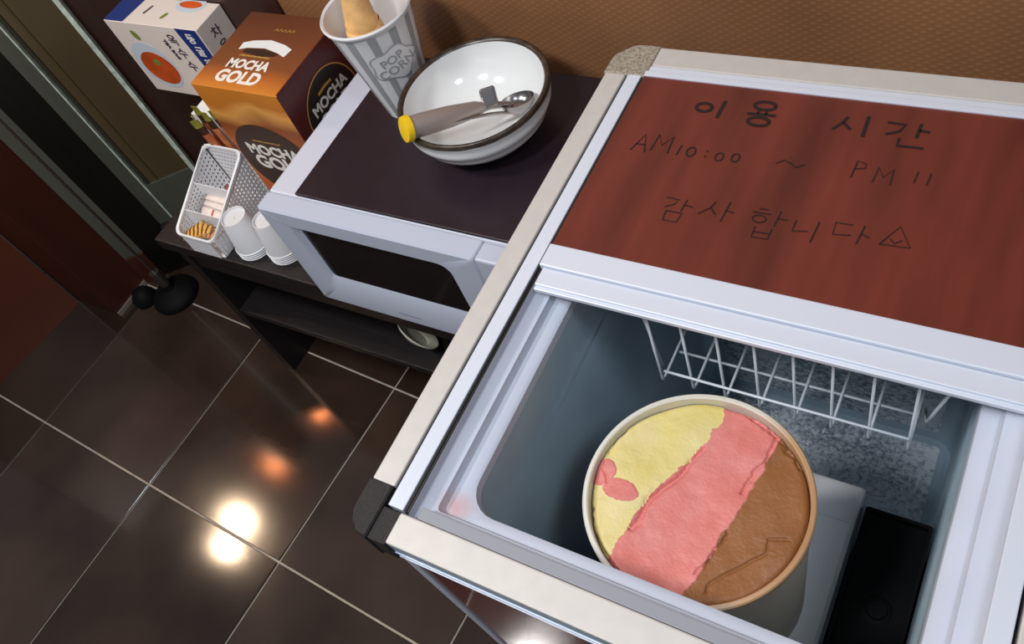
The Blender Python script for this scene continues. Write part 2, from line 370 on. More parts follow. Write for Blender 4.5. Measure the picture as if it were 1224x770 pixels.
tag(obj('plum_mat', bx(-.876,-.480,.514,.811,.7035,.7085,bev=.0012), MT['mat_dark']), 'dark plum mat on microwave top, under the cup and the bowl', 'mat')
MAT_Z = .7085

# ------------------------------------------------------------------ popcorn cup and wafer cone
CX, CY = -.792, .718
cup = thing('popcorn_cup', 'tall white paper popcorn cup with grey stripes on the microwave', 'cup', (CX,CY,MAT_Z))
H, R0, R1 = .165, .036, .0615
def cr(h): return R0+(R1-R0)*h/H
b = bmesh.new(); lathe(b, [(R0-.003,.004),(R0,0),(R0,.001)]+[(cr(h),h) for h in (.04,.08,.12,.16)]+[(R1,H-.002),(R1+.003,H-.002),(R1+.0038,H+.001),(R1+.002,H+.0035),(R1-.001,H+.001),(cr(.12)-.0012,.12),(cr(.06)-.0012,.06),(R0-.0012,.01),(.001,.01)], CX, CY, MAT_Z, n=72, cap0=True)
obj('cup_body', b, MT['cup'], cup, smooth=True)
def cyl_patch(bm, a0, a1, h0, h1, off=.0004, n=8):
    """patch wrapped around the cup"""
    rows = [h0+(h1-h0)*k/6 for k in range(7)]
    g = [[bm.verts.new((CX+(cr(h)+off)*math.cos(a0+(a1-a0)*i/n), CY+(cr(h)+off)*math.sin(a0+(a1-a0)*i/n), MAT_Z+h)) for i in range(n+1)] for h in rows]
    for k in range(6):
        for i in range(n): bm.faces.new((g[k][i],g[k][i+1],g[k+1][i+1],g[k+1][i]))
def wrap(bm2, ac, hc, off=.0008):
    """flat mesh in (x=right, y=up) metres -> wrapped on the cup around angle ac, height hc"""
    for v in bm2.verts:
        h = hc+v.co.y; a = ac+v.co.x/cr(h); rr = cr(h)+off+v.co.z; v.co = Vector((CX+rr*math.cos(a), CY+rr*math.sin(a), MAT_Z+h))
    return bm2
AC = math.radians(-38)
for k in range(12):
    a = AC+math.radians(15)+k*math.radians(30)-math.radians(60)
    b = bmesh.new(); cyl_patch(b, a-.10, a+.10, .003, H-.008); obj('stripe', b, MT['cup_grey'], cup, smooth='all')
cloud = [(.034*math.cos(t)*(1+.10*math.cos(5*t)), .027*math.sin(t)*(1+.12*math.cos(5*t))) for t in [2*PI*i/60 for i in range(60)]]
I4 = Matrix.Identity(4)
def fan(pts):
    bm = bmesh.new(); rings = [[bm.verts.new((p[0]*s_,p[1]*s_,0)) for p in pts] for s_ in (1,.75,.5,.25,.05)]
    n = len(pts)
    for a_, b_ in zip(rings, rings[1:]):
        for i in range(n): bm.faces.new((a_[i],a_[(i+1)%n],b_[(i+1)%n],b_[i]))
    bm.faces.new(rings[-1]); return bm
obj('cloud_badge', wrap(fan(cloud), AC, .105, .0008), MT['cup'], cup, smooth='all')
b = bmesh.new(); ring(b, cloud, [(x*.95,y*.94) for x,y in cloud], I4); obj('cloud_outline', wrap(b, AC, .105, .0010), MT['cup_grey'], cup)
ROT = Matrix.Rotation(math.radians(12),4,'Z')
b = text_mesh('POP', .019, ROT@Matrix.Translation((0,.0015,0)), off=.0003); bmesh.ops.triangulate(b, faces=b.faces); obj('lettering', wrap(b, AC, .105, .0012), MT['cup_grey'], cup)
b = text_mesh('CORN', .020, ROT@Matrix.Translation((0,-.0155,0)), off=.0003); bmesh.ops.triangulate(b, faces=b.faces); obj('lettering', wrap(b, AC, .105, .0012), MT['cup_grey'], cup)
KX, KY, KZ = -.803,.706,.035
b = bmesh.new(); lathe(b, [(.0235,0),(.0265,.004),(.027,.010),(.0245,.012),(.0255,.020),(.0245,.024),(.0225,.026),(.0232,.034),(.0215,.038),(.0165,.075),(.0150,.085),(.0135,.086),(.0145,.07),(.02,.036),(.022,.01),(.021,0)], 0,0,0, n=40)
F = Matrix.Translation((KX,KY,MAT_Z+.118))@Matrix.Rotation(math.radians(4),4,'Y')@Matrix.Rotation(math.radians(-6),4,'X')
bmesh.ops.transform(b, matrix=F, verts=b.verts)
tag(obj('wafer_cone', b, MT['cone'], None, smooth=True), 'top upturned wafer ice-cream cone in the popcorn cup', 'wafer cone', 'wafer cones in the popcorn cup')
for kk in range(2):
    b = bmesh.new(); lathe(b, [(.0235,0),(.0265,.004),(.027,.010),(.0245,.012),(.0225,.026),(.0215,.038),(.0165,.085),(.0145,.07),(.02,.036),(.021,0)], 0,0,0, n=32)
    bmesh.ops.transform(b, matrix=Matrix.Translation((-.797+(.002,-.001)[kk],.715,MAT_Z+.062-.044*kk)), verts=b.verts)
    tag(obj('wafer_cone', b, MT['cone'], None, smooth=True), ('lower wafer cone under the top one inside the popcorn cup','bottom wafer cone of the column inside the popcorn cup')[kk], 'wafer cone', 'wafer cones in the popcorn cup')

# ------------------------------------------------------------------ bowl
BX, BY = -.633, .681
bowl = thing('ceramic_bowl', 'white ceramic bowl with brown rim holding the ice-cream scoop', 'bowl', (BX,BY,MAT_Z))
RB = .103; HB = .080
prof = [(.001,.006),(.036,.006),(.038,0),(.043,0),(.045,.007)]
for k in range(1,25):
    t = k/24; rr = .045+(RB-.045)*math.sin(t*PI/2)**.9; h = .007+(HB-.008-.007)*(1-math.cos(t*PI/2))**.82
    rr += .0009*math.sin(t*26); prof.append((rr,h))
rimp = [(RB,HB-.009),(RB+.0018,HB-.004),(RB+.0015,HB),(RB-.0015,HB+.0012),(RB-.0045,HB-.001)]
inn = []
for k in range(0,21):
    t = 1-k/20; rr = .002+(RB-.006-.002)*math.sin(t*PI/2)**.85; h = .012+(HB-.015)*(1-math.cos(t*PI/2))**1.0; inn.append((rr,h))
b = bmesh.new(); lathe(b, prof, BX,BY,MAT_Z, n=96, cap0=True); obj('outer_wall', b, MT['ceramic'], bowl, smooth='all')
b = bmesh.new(); lathe(b, [prof[-1]]+rimp+[inn[0]], BX,BY,MAT_Z, n=96); obj('rim', b, MT['brown_rim'], bowl, smooth='all')['label'] = 'worn brown glazed rim'
b = bmesh.new(); lathe(b, inn, BX,BY,MAT_Z, n=96, cap1=True); obj('inner_wall', b, MT['ceramic'], bowl, smooth='all')
# scoop
s0 = Vector((-.673,.585,.804)); s1 = Vector((-.619,.675,.766)); s2 = Vector((-.592,.700,.752))
scoop = thing('ice_cream_scoop', 'steel ice-cream scoop with round yellow end cap lying in the bowl', 'scoop', tuple((s0+s1)/2))
d = (s1-s0).normalized()
b = bmesh.new(); tube(b, [s0+d*.004, s0+d*.02, s0+d*.06, s0+d*.10, s1], [.0150,.0152,.0142,.0105,.0065], 20); obj('handle', b, MT['handle_steel'], scoop, smooth=True)
b = bmesh.new(); tube(b, [s0-d*.006, s0-d*.005, s0, s0+d*.003, s0+d*.004], [.0125,.0165,.0175,.0175,.015], 28); obj('end_cap', b, MT['yellow'], scoop, smooth=True)['label'] = 'round yellow plastic end cap'
b = bmesh.new(); tube(b, [s1-d*.004, s1+d*.01, (s1+s2)/2+Vector((0,0,.001)), s2], [.0065,.0062,.005,.004], 14); obj('neck', b, MT['steel'], scoop, smooth=True)
b = bmesh.new(); R = .0235
lathe(b, [(.001,-.0155),(.009,-.0145),(.0165,-.0105),(.0215,-.004),(R,.003),(R-.0012,.0034),(.0205,-.0035),(.0155,-.009),(.008,-.013),(.001,-.0138)], n=36)
bmesh.ops.transform(b, matrix=frame(s2+Vector((.006,.005,.001)),(1,.2,.1),(-.1,1,-.25)), verts=b.verts); obj('scoop_head', b, MT['steel'], scoop, smooth=True)
b = bmesh.new(); F = frame(s1+Vector((.008,.004,.002)),(.8,.5,.05),(-.3,.5,.75)); box(b,-.010,.012,-.004,.022,-.0035,.0035,bev=.003,rot=F); obj('thumb_lever', b, MT['steel'], scoop)
b = bmesh.new(); tube(b, fillet([s0+d*.045+Vector((.012,-.002,-.002)), s0+d*.11+Vector((.016,0,-.008)), s2+Vector((.004,-.012,-.004))],.02), .0024, 8); obj('squeeze_bar', b, MT['steel'], scoop, smooth=True)

# ------------------------------------------------------------------ coffee-mix box
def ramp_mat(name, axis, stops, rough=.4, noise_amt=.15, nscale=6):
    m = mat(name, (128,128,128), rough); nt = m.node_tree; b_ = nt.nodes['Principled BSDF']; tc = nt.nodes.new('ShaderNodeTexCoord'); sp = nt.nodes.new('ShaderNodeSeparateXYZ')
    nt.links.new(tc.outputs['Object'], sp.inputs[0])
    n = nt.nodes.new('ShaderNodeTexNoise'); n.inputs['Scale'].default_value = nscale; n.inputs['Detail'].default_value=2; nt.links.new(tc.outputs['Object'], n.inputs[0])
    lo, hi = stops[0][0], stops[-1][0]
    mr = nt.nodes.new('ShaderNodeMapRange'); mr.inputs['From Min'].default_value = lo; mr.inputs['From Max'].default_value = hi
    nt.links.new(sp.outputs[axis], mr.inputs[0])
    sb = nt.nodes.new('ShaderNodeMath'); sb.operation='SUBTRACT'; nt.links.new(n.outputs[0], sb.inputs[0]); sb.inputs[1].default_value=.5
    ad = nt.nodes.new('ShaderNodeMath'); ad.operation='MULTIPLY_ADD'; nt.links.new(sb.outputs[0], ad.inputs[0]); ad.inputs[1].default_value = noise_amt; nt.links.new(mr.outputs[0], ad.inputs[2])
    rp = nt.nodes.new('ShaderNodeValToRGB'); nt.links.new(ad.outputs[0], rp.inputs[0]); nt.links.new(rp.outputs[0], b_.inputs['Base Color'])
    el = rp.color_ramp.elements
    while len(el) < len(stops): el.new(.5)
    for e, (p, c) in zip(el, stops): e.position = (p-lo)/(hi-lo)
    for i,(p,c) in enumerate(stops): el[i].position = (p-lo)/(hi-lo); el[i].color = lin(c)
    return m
mx0,mx1,my0,my1,mz0,mz1 = -1.153,-.966,.637,.812,.468,.765
mb = thing('coffee_mix_box', 'tall brown and orange mocha gold coffee-mix carton', 'box', ((mx0+mx1)/2,(my0+my1)/2,mz0))
m_front = ramp_mat('printed_orange_front','Z',[(.46,(196,96,44)),(.60,(214,112,48)),(.68,(150,76,28)),(.715,(238,168,84)),(.73,(206,124,42)),(.765,(216,134,46))],.35,.25,9)
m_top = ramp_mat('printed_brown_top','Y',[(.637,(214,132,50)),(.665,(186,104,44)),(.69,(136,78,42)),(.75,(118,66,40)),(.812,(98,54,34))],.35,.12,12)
m_side = mat('printed_maroon_side',(84,26,22),.35)
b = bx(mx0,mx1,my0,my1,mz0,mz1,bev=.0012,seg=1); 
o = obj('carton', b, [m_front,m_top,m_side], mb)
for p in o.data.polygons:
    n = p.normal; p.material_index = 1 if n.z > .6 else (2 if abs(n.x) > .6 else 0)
obj('top_flap_seam', bx(mx1-.0025,mx1+.0003,my0+.002,my1,mz1-.0012,mz1+.0004), m_side, mb)
FT = frame((0,0,mz1+.0003),(1,0,0),(0,1,0)); FF = frame((0,my0-.0003,0),(1,0,0),(0,0,1)); FS = frame((mx1+.0004,0,0),(0,1,0),(0,0,1))
cream = mat('cream_print',(246,240,230),.5); gold = mat('gold_print',(206,158,78),.4,.3); darkoval = mat('dark_brown_print',(62,40,28),.4)
def tp(x,y): return FT@Matrix.Translation((x,y,0))
obj('lettering', text_mesh('MOCHA', .027, tp(-1.067,.683), off=.0010, sx=.88), cream, mb)
obj('lettering', text_mesh('GOLD', .035, tp(-1.067,.652), off=.0014, sx=.95), cream, mb)
b = bmesh.new(); stroke(b, [(-1.10+k*.006,.7105+(.0006 if k%2 else -.0006)) for k in range(12)], .0035, FT); obj('small_print_line', b, gold, mb)
b = bmesh.new(); poly(b, [(-1.112,.722),(-1.095,.728),(-1.06,.731),(-1.028,.724),(-1.010,.717),(-1.006,.735),(-1.025,.743),(-1.06,.750),(-1.095,.745),(-1.113,.738)], FT); obj('banner', b, mat('white_print',(238,238,236),.5), mb)
b = bmesh.new(); poly(b, [(-1.10,.718),(-1.06,.712),(-1.03,.716),(-1.024,.722),(-1.06,.729),(-1.098,.726)], FT, .0002); obj('banner_underprint', b, darkoval, mb)  # dark brown print along the lower edge of the banner
b = bmesh.new()
for k in range(5): stroke(b, [(-1.070+k*.009,.771),(-1.066+k*.009,.777),(-1.063+k*.009,.771)], .0022, FT)
obj('gold_mark', b, gold, mb)
b = bmesh.new(); poly(b, ell(-1.062,.602,.088,.088), FF, .0003); obj('oval_badge', b, darkoval, mb)
FF2 = frame((0,my0-.0008,0),(1,0,0),(0,0,1))
obj('lettering', text_mesh('MOCHA', .032, FF2@Matrix.Translation((-1.062,.618,0)), off=.0012), cream, mb)
obj('lettering', text_mesh('GOLD', .042, FF2@Matrix.Translation((-1.062,.584,0)), off=.0014), cream, mb)
b = bmesh.new(); stroke(b, [(-1.095+k*.007,.651+(.0006 if k%2 else -.0006)) for k in range(10)], .003, FF2); obj('small_print_line', b, gold, mb)
b = bmesh.new(); poly(b, ell(.725,.665,.064,.068), FS, .0002); obj('oval_badge', b, mat('near_black_print',(36,20,16),.4), mb)
b = bmesh.new(); ring(b, ell(.725,.665,.066,.070), ell(.725,.665,.0635,.0675), FS, .0004); obj('oval_outline', b, gold, mb)
obj('lettering', text_mesh('MOCHA', .025, FS@Matrix.Translation((.725,.680,.0006)), off=.0008), mat('light_print',(222,216,206),.5), mb)
obj('lettering', text_mesh('GOLD', .030, FS@Matrix.Translation((.725,.652,.0006)), off=.0008), mat('light_print',(222,216,206),.5), mb)
b = bmesh.new(); stroke(b, [(.705,.706),(.725,.708),(.742,.706)], .005, FS, .0007); obj('gold_mark', b, gold, mb)

# ------------------------------------------------------------------ tea boxes
tx0,tx1,ty0,ty1,tz0,tz1 = -1.481,-1.237,.752,.822,.600,.765
tea = thing('tea_box', 'white tea box with orange teacup picture and blue banner, upper of two', 'box', ((tx0+tx1)/2,(ty0+ty1)/2,tz0))
pw = mat('pinkish_white_card',(236,222,212),.5)
obj('carton', bx(tx0,tx1,ty0,ty1,tz0,tz1,bev=.001,seg=1), pw, tea)
FF = frame((0,ty0-.0003,0),(1,0,0),(0,0,1)); FF2 = frame((0,ty0-.0007,0),(1,0,0),(0,0,1)); FT = frame((0,0,tz1+.0003),(1,0,0),(0,1,0)); FT2 = frame((0,0,tz1+.0007),(1,0,0),(0,1,0))
blue = mat('navy_print',(28,52,120),.45); orange = mat('orange_tea_print',(206,84,28),.45,var=.25,vscale=18); leaf = mat('leaf_green_print',(120,140,60),.5); plum = mat('dark_ink_print',(70,56,70),.5); palebl = mat('pale_blue_print',(206,216,226),.5)
b = bmesh.new(); poly(b, ell(-1.420,.668,.054,.054), FF, .0002); obj('cup_picture_rim', b, palebl, tea)
b = bmesh.new(); poly(b, ell(-1.415,.662,.045,.038), FF2, .0002); obj('cup_picture_tea', b, orange, tea)
b = bmesh.new(); poly(b, ell(-1.413,.676,.009,.007), FF2, .0005); obj('leaf_picture', b, leaf, tea)
b = bmesh.new(); poly(b, ell(-1.417,.738,.007,.011,.4), FF2, .0005); obj('leaf_picture', b, leaf, tea)
b = bmesh.new(); poly(b, [(-1.292,.765),(-1.240,.765),(-1.237,.676),(-1.276,.660)][::-1], FF2, .0002); obj('blue_banner', b, blue, tea)
for k_, ch_ in enumerate('둥굴레'): obj('lettering', text_mesh(ch_, .023, FF2@Matrix.Translation((-1.2645+.003*k_,.737-.027*k_,.0004)), off=.0003), cream, tea)
for k_, ch_ in enumerate('옥수수'): obj('lettering', text_mesh(ch_, .026, FF2@Matrix.Translation((-1.318+.002*k_,.728-.029*k_,.0002)), off=.0002), plum, tea)
obj('lettering', text_mesh('TEA BAG', .011, FF2@Matrix.Translation((-1.347,.735,0))@Matrix.Rotation(math.radians(-80),4,'Z'), align='LEFT', off=.0006), plum, tea)
b = bmesh.new(); poly(b, [(tx0+.001,ty0+.001),(tx0+.052,ty0+.001),(tx0+.06,ty1),(tx0+.001,ty1)], FT, .0002); obj('blue_banner', b, blue, tea)
b = bmesh.new(); poly(b, ell(-1.300,.812,.036,.020), FT, .0002); obj('cup_picture_rim', b, palebl, tea)
b = bmesh.new(); poly(b, ell(-1.300,.812,.028,.009), FT2, .0002); obj('cup_picture_tea', b, orange, tea)
b = bmesh.new(); poly(b, ell(-1.34,.778,.004,.009,-.5), FT2, .0002); obj('leaf_picture', b, leaf, tea)
b = bmesh.new(); stroke(b, [(-1.395,.778),(-1.388,.800)], .004, FT2); obj('small_print_line', b, plum, tea)
FR = frame((tx1+.0004,0,0),(0,1,0),(0,0,1))
for k_, ch_ in enumerate('차음'): obj('lettering', text_mesh(ch_, .024, FR@Matrix.Translation((.785,.728-.028*k_,0)), off=.0002), plum, tea)
t2 = thing('tea_box', 'plain white carton with black letters under the tea box, lower of two', 'box', (-1.25,.76,.468))
obj('carton', bx(-1.348,-1.166,.708,.820,.468,.5995,bev=.001,seg=1), MT['paper_white'], t2)
FF = frame((0,.7075,0),(1,0,0),(0,0,1))
obj('lettering', text_mesh('이', .034, FF@Matrix.Translation((-1.322,.556,0)), off=.001), plum, t2)
obj('lettering', text_mesh('YUJA', .020, FF@Matrix.Translation((-1.285,.580,0))@Matrix.Rotation(math.radians(-70),4,'Z'), align='LEFT', off=.0002), plum, t2)

# ------------------------------------------------------------------ plastic basket organiser
ox0,ox1,oy0,oy1 = -1.279,-1.183,.500,.655; bz = .468
def zr(y): return .5145+(y-.500)*.46
org = thing('plastic_organiser', 'white perforated plastic organiser basket with three compartments of sachets', 'organiser', (-1.231,.577,bz))
MP = MT['white_plastic']
def wall_quad(bm, P, nu, nv, hole=.45):
    """perforated panel: P(u,v)->Vector, a lattice of holes"""
    for i in range(nu):
        for j in range(nv):
            u0,u1,v0,v1 = i/nu,(i+1)/nu,j/nv,(j+1)/nv
            o4 = [(u0,v0),(u1,v0),(u1,v1),(u0,v1)]
            cu,cv = (u0+u1)/2,(v0+v1)/2
            i4 = [(cu+(a-cu)*hole, cv+(c-cv)*hole) for a,c in o4]
            A = [bm.verts.new(P(*q)) for q in o4]; B = [bm.verts.new(P(*q)) for q in i4]
            for k in range(4): bm.faces.new((A[k],A[(k+1)%4],B[(k+1)%4],B[k]))
def thick(o, t=.0012):
    md = o.modifiers.new('solidify','SOLIDIFY'); md.thickness = t; md.offset = 0
b = bmesh.new(); wall_quad(b, lambda u,v: Vector((ox1-.004*(1-v), oy0+.004+(oy1-oy0-.008)*u, bz+(zr(oy0+(oy1-oy0)*u)-bz)*v)), 20, 11); o = obj('side_panel', b, MP, org); thick(o)
b = bmesh.new(); wall_quad(b, lambda u,v: Vector((ox0+.004*(1-v), oy0+.004+(oy1-oy0-.008)*u, bz+(zr(oy0+(oy1-oy0)*u)-bz)*v)), 20, 11); o = obj('side_panel', b, MP, org); thick(o)
b = bmesh.new(); wall_quad(b, lambda u,v: Vector((ox0+.012+(ox1-ox0-.024)*u, oy0, bz+(zr(oy0)-bz)*v)), 12, 5); o = obj('front_panel', b, MP, org); thick(o)
b = bmesh.new(); wall_quad(b, lambda u,v: Vector((ox0+(ox1-ox0)*u, oy1, bz+(zr(oy1)-bz)*v)), 12, 11); o = obj('back_panel', b, MP, org); thick(o)
obj('bottom_panel', bx(ox0+.004,ox1-.004,oy0+.002,oy1-.002,bz,bz+.002), MP, org)
for yy in (.543,.590):
    b = bx(ox0+.002,ox1-.002,yy-.0008,yy+.0008,bz+.002,zr(yy)-.003); obj('divider', b, MP, org)
rp_ = [Vector((p[0],p[1],zr(p[1]))) for p in rrect(ox0,ox1,oy0,oy1,.014,0,5)]
b = bmesh.new()
loops = []
cx_, cy_ = (ox0+ox1)/2,(oy0+oy1)/2
def inset(p, e): # push towards centre
    q = Vector(p); q.x += e*(1 if cx_ > p.x else -1); q.y += e*(1 if cy_ > p.y else -1); return q
skin(b, [[inset(p,-.002)+Vector((0,0,-.003)) for p in rp_],[inset(p,-.002)+Vector((0,0,.0015)) for p in rp_],[inset(p,.002)+Vector((0,0,.0015)) for p in rp_],[inset(p,.002)+Vector((0,0,-.003)) for p in rp_]], close=True)
obj('rim', b, MP, org)
# sachets
def sachet(name, c, size, e, m, label, cat, group, stripes=None):
    L,W,T = size
    b = bmesh.new(); nx, ny = 8, 5; g = []
    for sgn in (1,-1):
        rows = [[bmesh_v(b, (-L/2+L*i/nx, -W/2+W*j/ny, sgn*T/2*max(0,1-abs(2*i/nx-1)**4)*max(0,1-abs(2*j/ny-1)**3))) for j in range(ny+1)] for i in range(nx+1)]
        g.append(rows)
        for i in range(nx):
            for j in range(ny):
                q = (rows[i][j],rows[i+1][j],rows[i+1][j+1],rows[i][j+1]); b.faces.new(q if sgn>0 else q[::-1])
    bmesh.ops.remove_doubles(b, verts=b.verts, dist=1e-6)
    F = Matrix.Translation(c)@Matrix.Rotation(e[2],4,'Z')@Matrix.Rotation(e[1],4,'Y')@Matrix.Rotation(e[0],4,'X')
    o = obj(name, b, m, None, smooth='all'); o.matrix_world = F
    tag(o, label, cat, group)
    if stripes:
        k_, sm, zz = stripes
        for k in range(k_):
            x = -L*.40+L*.8*(k+.5)/k_; b = bmesh.new()
            vs_ = [bmesh_v(b, (x+dx, -W*.42+W*.84*j/5, T/2*max(0,1-abs(2*x/L)**4)*max(0,1-abs(2*(-W*.42+W*.84*j/5)/W)**3)+.0004)) for j in range(6) for dx in (-.0022,.0022)]
            for j in range(5): b.faces.new((vs_[2*j],vs_[2*j+1],vs_[2*j+3],vs_[2*j+2]))
            s_ = obj('stripe', b, sm, None); s_.parent = o
    return o
def bmesh_v(b, p): return b.verts.new(p)
gold_s = mat('yellow_foil',(236,182,84),.4); br_s = mat('brown_print',(120,58,30),.4); pk_s = mat('plum_print',(126,74,84),.4)
FT_ = 'striped yellow coffee sachets in the front compartment'
lab = ['leftmost yellow striped sachet in the front compartment','second yellow striped sachet from the left in the front compartment','third yellow sachet from the left with brown stripes','fourth yellow sachet from the left with plum stripes','rightmost plum striped sachet in the front compartment']
for k in range(5):
    sachet('coffee_sachet', (-1.257+k*.0125,.520,.506+.0016*k-(.002 if k>2 else 0)), (.05,.022,.006), (0,-.30+.05*k,math.radians(36-9*k)), gold_s if k < 4 else mat('tan_foil',(220,160,110),.4), lab[k], 'sachet', FT_, (4, br_s if k < 3 else pk_s, 0))
pinkw = mat('pinkish_tea_paper',(238,216,204),.5,rgb2=(246,236,230),vscale=60)
wl_ = ['tea bag sachet lying at the front of the middle compartment','tea bag sachet in the middle of the middle compartment','tea bag sachet at the back of the middle compartment']
for k in range(3):
    sachet('tea_bag_sachet', (-1.231,.554+k*.0115,.508+.004*k), (.074,.036,.008), (math.radians(38),0,math.radians(-4+3*k)), pinkw, wl_[k], 'sachet', 'white tea bag sachets', (1, mat('red_print',(176,84,72),.5),0) if k==0 else None)
sachet('red_print_sachet', (-1.214,.602,.520), (.018,.040,.006), (math.radians(60),0,math.radians(20)), mat('dusky_red_foil',(150,80,72),.4), 'single small dusky red sachet in the back compartment', 'sachet', None)
# stick packets
or_ = mat('orange_foil',(206,124,76),.35,rgb2=(180,92,50),vscale=50); ol_ = mat('olive_foil',(128,124,44),.35); dk_ = mat('dark_brown_foil',(66,36,24),.35)
places = ['leftmost','second from left','third from left','fourth from left','fourth from right','third from right','second from right','rightmost']
for k in range(8):
    x = -1.266+k*.0125; yy = .666+(.011 if k%2 else 0); top = (.628,.652,.640,.664,.654,.664,.656,.648)[k]; lean = math.radians((-14,-6,-10,-2,-8,2,-4,4)[k]); back = math.radians(-3+3*(k%3))
    s_ = thing('coffee_stick', 'orange olive-ended stick sachet, %s of the bunch behind the organiser' % places[k], 'stick sachet', (x,yy,.468), 'stick sachets standing behind the organiser')
    F = Matrix.Translation((x,yy,.468))@Matrix.Rotation(back,4,'X')@Matrix.Rotation(lean*.55,4,'Y')@Matrix.Rotation(math.radians(25*((k%3)-1)),4,'Z')
    H_ = (top-.466)
    for nm, z0, z1, m_, wd in (('sleeve',0,H_*.84,or_,.0085),('dark_band',H_*.84,H_*.94,dk_,.0087),('crimped_end',H_*.94,H_*1.03,ol_,.0092)):
        b = bmesh.new()
        prf = [[(wd*math.cos(t)*(1), .0042*math.sin(t)*(1 if z < H_*.97 else .25), z) for t in [2*PI*i/14 for i in range(14)]] for z in (z0,(z0+z1)/2,z1)]
        skin(b, prf, cap0=True, cap1=True); bmesh.ops.transform(b, matrix=F, verts=b.verts); obj(nm, b, m_, s_, smooth=True)
# upturned paper cup stacks: every cup a thing
def cup_stack(cx, cy, n, step, which):
    h, rt, rb = .070, .0230, .0335
    first = None
    for k in range(n):
        z0 = .468+k*step
        lab_ = ['bottom','second from bottom','third from bottom','fourth from bottom','fifth from bottom'][k] if k < n-1 else 'top'
        if first is None:
            b = bmesh.new(); lathe(b, [(rb-.002,.001),(rb+.0012,0),(rb+.0018,.0018),(rb,.003),(rt+.001,h-.002),(rt,h),(rt-.0012,h),(rt-.0018,h-.005),(.001,h-.005)], 0,0,0, n=40, cap0=False)
            o = obj('paper_cup', b, MT['cup'], None, smooth=True); first = o
        else:
            o = first.copy(); C.objects.link(o)
        o.location = (cx,cy,z0); tag(o, 'upturned white paper cup, %s of the stack %s' % (lab_, which), 'paper cup', 'upturned paper cups '+which)
cup_stack(-1.140,.543,4,.0045,'nearer the sachet organiser')
cup_stack(-1.068,.552,5,.0045,'nearer the microwave')

# ------------------------------------------------------------------ freezer
fz = thing('chest_freezer', 'small chest freezer with aluminium rim and red-brown lid slid back', 'freezer', (-.16,.41,0))
XL, XR, YFz, YBk, ZR = -.425, .100, .100, .724, .850
# body
for nm, a in (('front_panel',(-.385,.075,.107,.112,.05,.815)),('side_panel',(-.399,-.394,.112,.70,.05,.815)),('side_panel',(.070,.075,.112,.70,.05,.815)),('back_panel',(-.394,.070,.695,.70,.05,.815)),('bottom_panel',(-.394,.070,.112,.695,.05,.06))):
    o = obj(nm, bx(*a), MT['red_panel'] if nm!='side_panel' else MT['white_metal'], fz)
obj('corner_trim', bx(-.400,-.385,.105,.118,.05,.815,bev=.002), MT['white_metal'], fz)
obj('plinth', bx(-.37,.05,.135,.69,.005,.05), MT['black'], fz)
for fx in (-.35,.03):
    for fy in (.16,.66):
        b = bmesh.new(); lathe(b, [(.018,0),(.018,.006)], fx, fy, 0, n=14, cap0=True, cap1=True); obj('foot', b, MT['black'], fz)
# rim rails
rb_ = dict(bev=.0015)
obj('frame_rail', bx(XL,-.4005,.147,.676,.812,ZR,**rb_), MT['alu'], fz)
obj('frame_rail', bx(.0755,XR,.147,.676,.812,ZR,**rb_), MT['alu'], fz)
obj('frame_rail', bx(-.382,.055,YFz,.1285,.842,ZR,**rb_), MT['alu'], fz)
obj('frame_rail', bx(-.376,.055,.694,YBk,.812,ZR,**rb_), MT['alu'], fz)
o = obj('front_skirt', bx(-.392,.068,.1006,.125,.808,.8415,bev=.001), MT['blue_grey'], fz); o['label'] = 'blue-grey ribbed strip below the front rail'
obj('skirt_rib', bx(-.390,.066,.0996,.103,.8235,.8255), MT['white_metal'], fz)
obj('skirt_rib', bx(-.390,.066,.0996,.103,.8135,.815), MT['white_metal'], fz)
# corner caps
def cap(x0,x1,y0,y1,rad,corner,m,lab_):
    n = 8; pts = []
    cs = {'fl':(x0+rad,y0+rad,180),'bl':(x0+rad,y1-rad,90),'fr':(x1-rad,y0+rad,270),'br':(x1-rad,y1-rad,0)}
    order = [('br',x1,y1),('bl',x0,y1),('fl',x0,y0),('fr',x1,y0)]
    for k,x,y in order:
        if k == corner:
            cx,cy,a = cs[k]; pts += [(cx+rad*math.cos(math.radians(a+90*i/n)), cy+rad*math.sin(math.radians(a+90*i/n))) for i in range(n+1)]
        else: pts.append((x,y))
    def lp(z, e):
        mx_, my_ = sum(p[0] for p in pts)/len(pts), sum(p[1] for p in pts)/len(pts)
        return [(p[0]+(e if p[0]<mx_ else -e), p[1]+(e if p[1]<my_ else -e), z) for p in pts]
    b = bmesh.new(); skin(b, [lp(.808,0),lp(ZR-.001,0),lp(ZR+.0008,.0015)], cap0=True, cap1=True)
    o = obj('corner_cap', b, m, fz, smooth=True); o['label'] = lab_; return o
cap(-.4275,-.4015,.097,.147,.024,'fl',MT['cap_black'],'black moulded front corner cap')
obj('corner_cap_inner', bx(-.4015,-.3825,.098,.1285,.812,ZR-.002,bev=.001), MT['cap_black'], fz)
cap(-.4275,-.376,.676,.7255,.034,'bl',MT['cap_beige'],'speckled beige rear corner cap')
cap(.055,.1025,.097,.147,.024,'fr',MT['cap_black'],'black moulded front corner cap')
cap(.055,.1025,.676,.7255,.034,'br',MT['cap_beige'],'speckled beige rear corner cap')
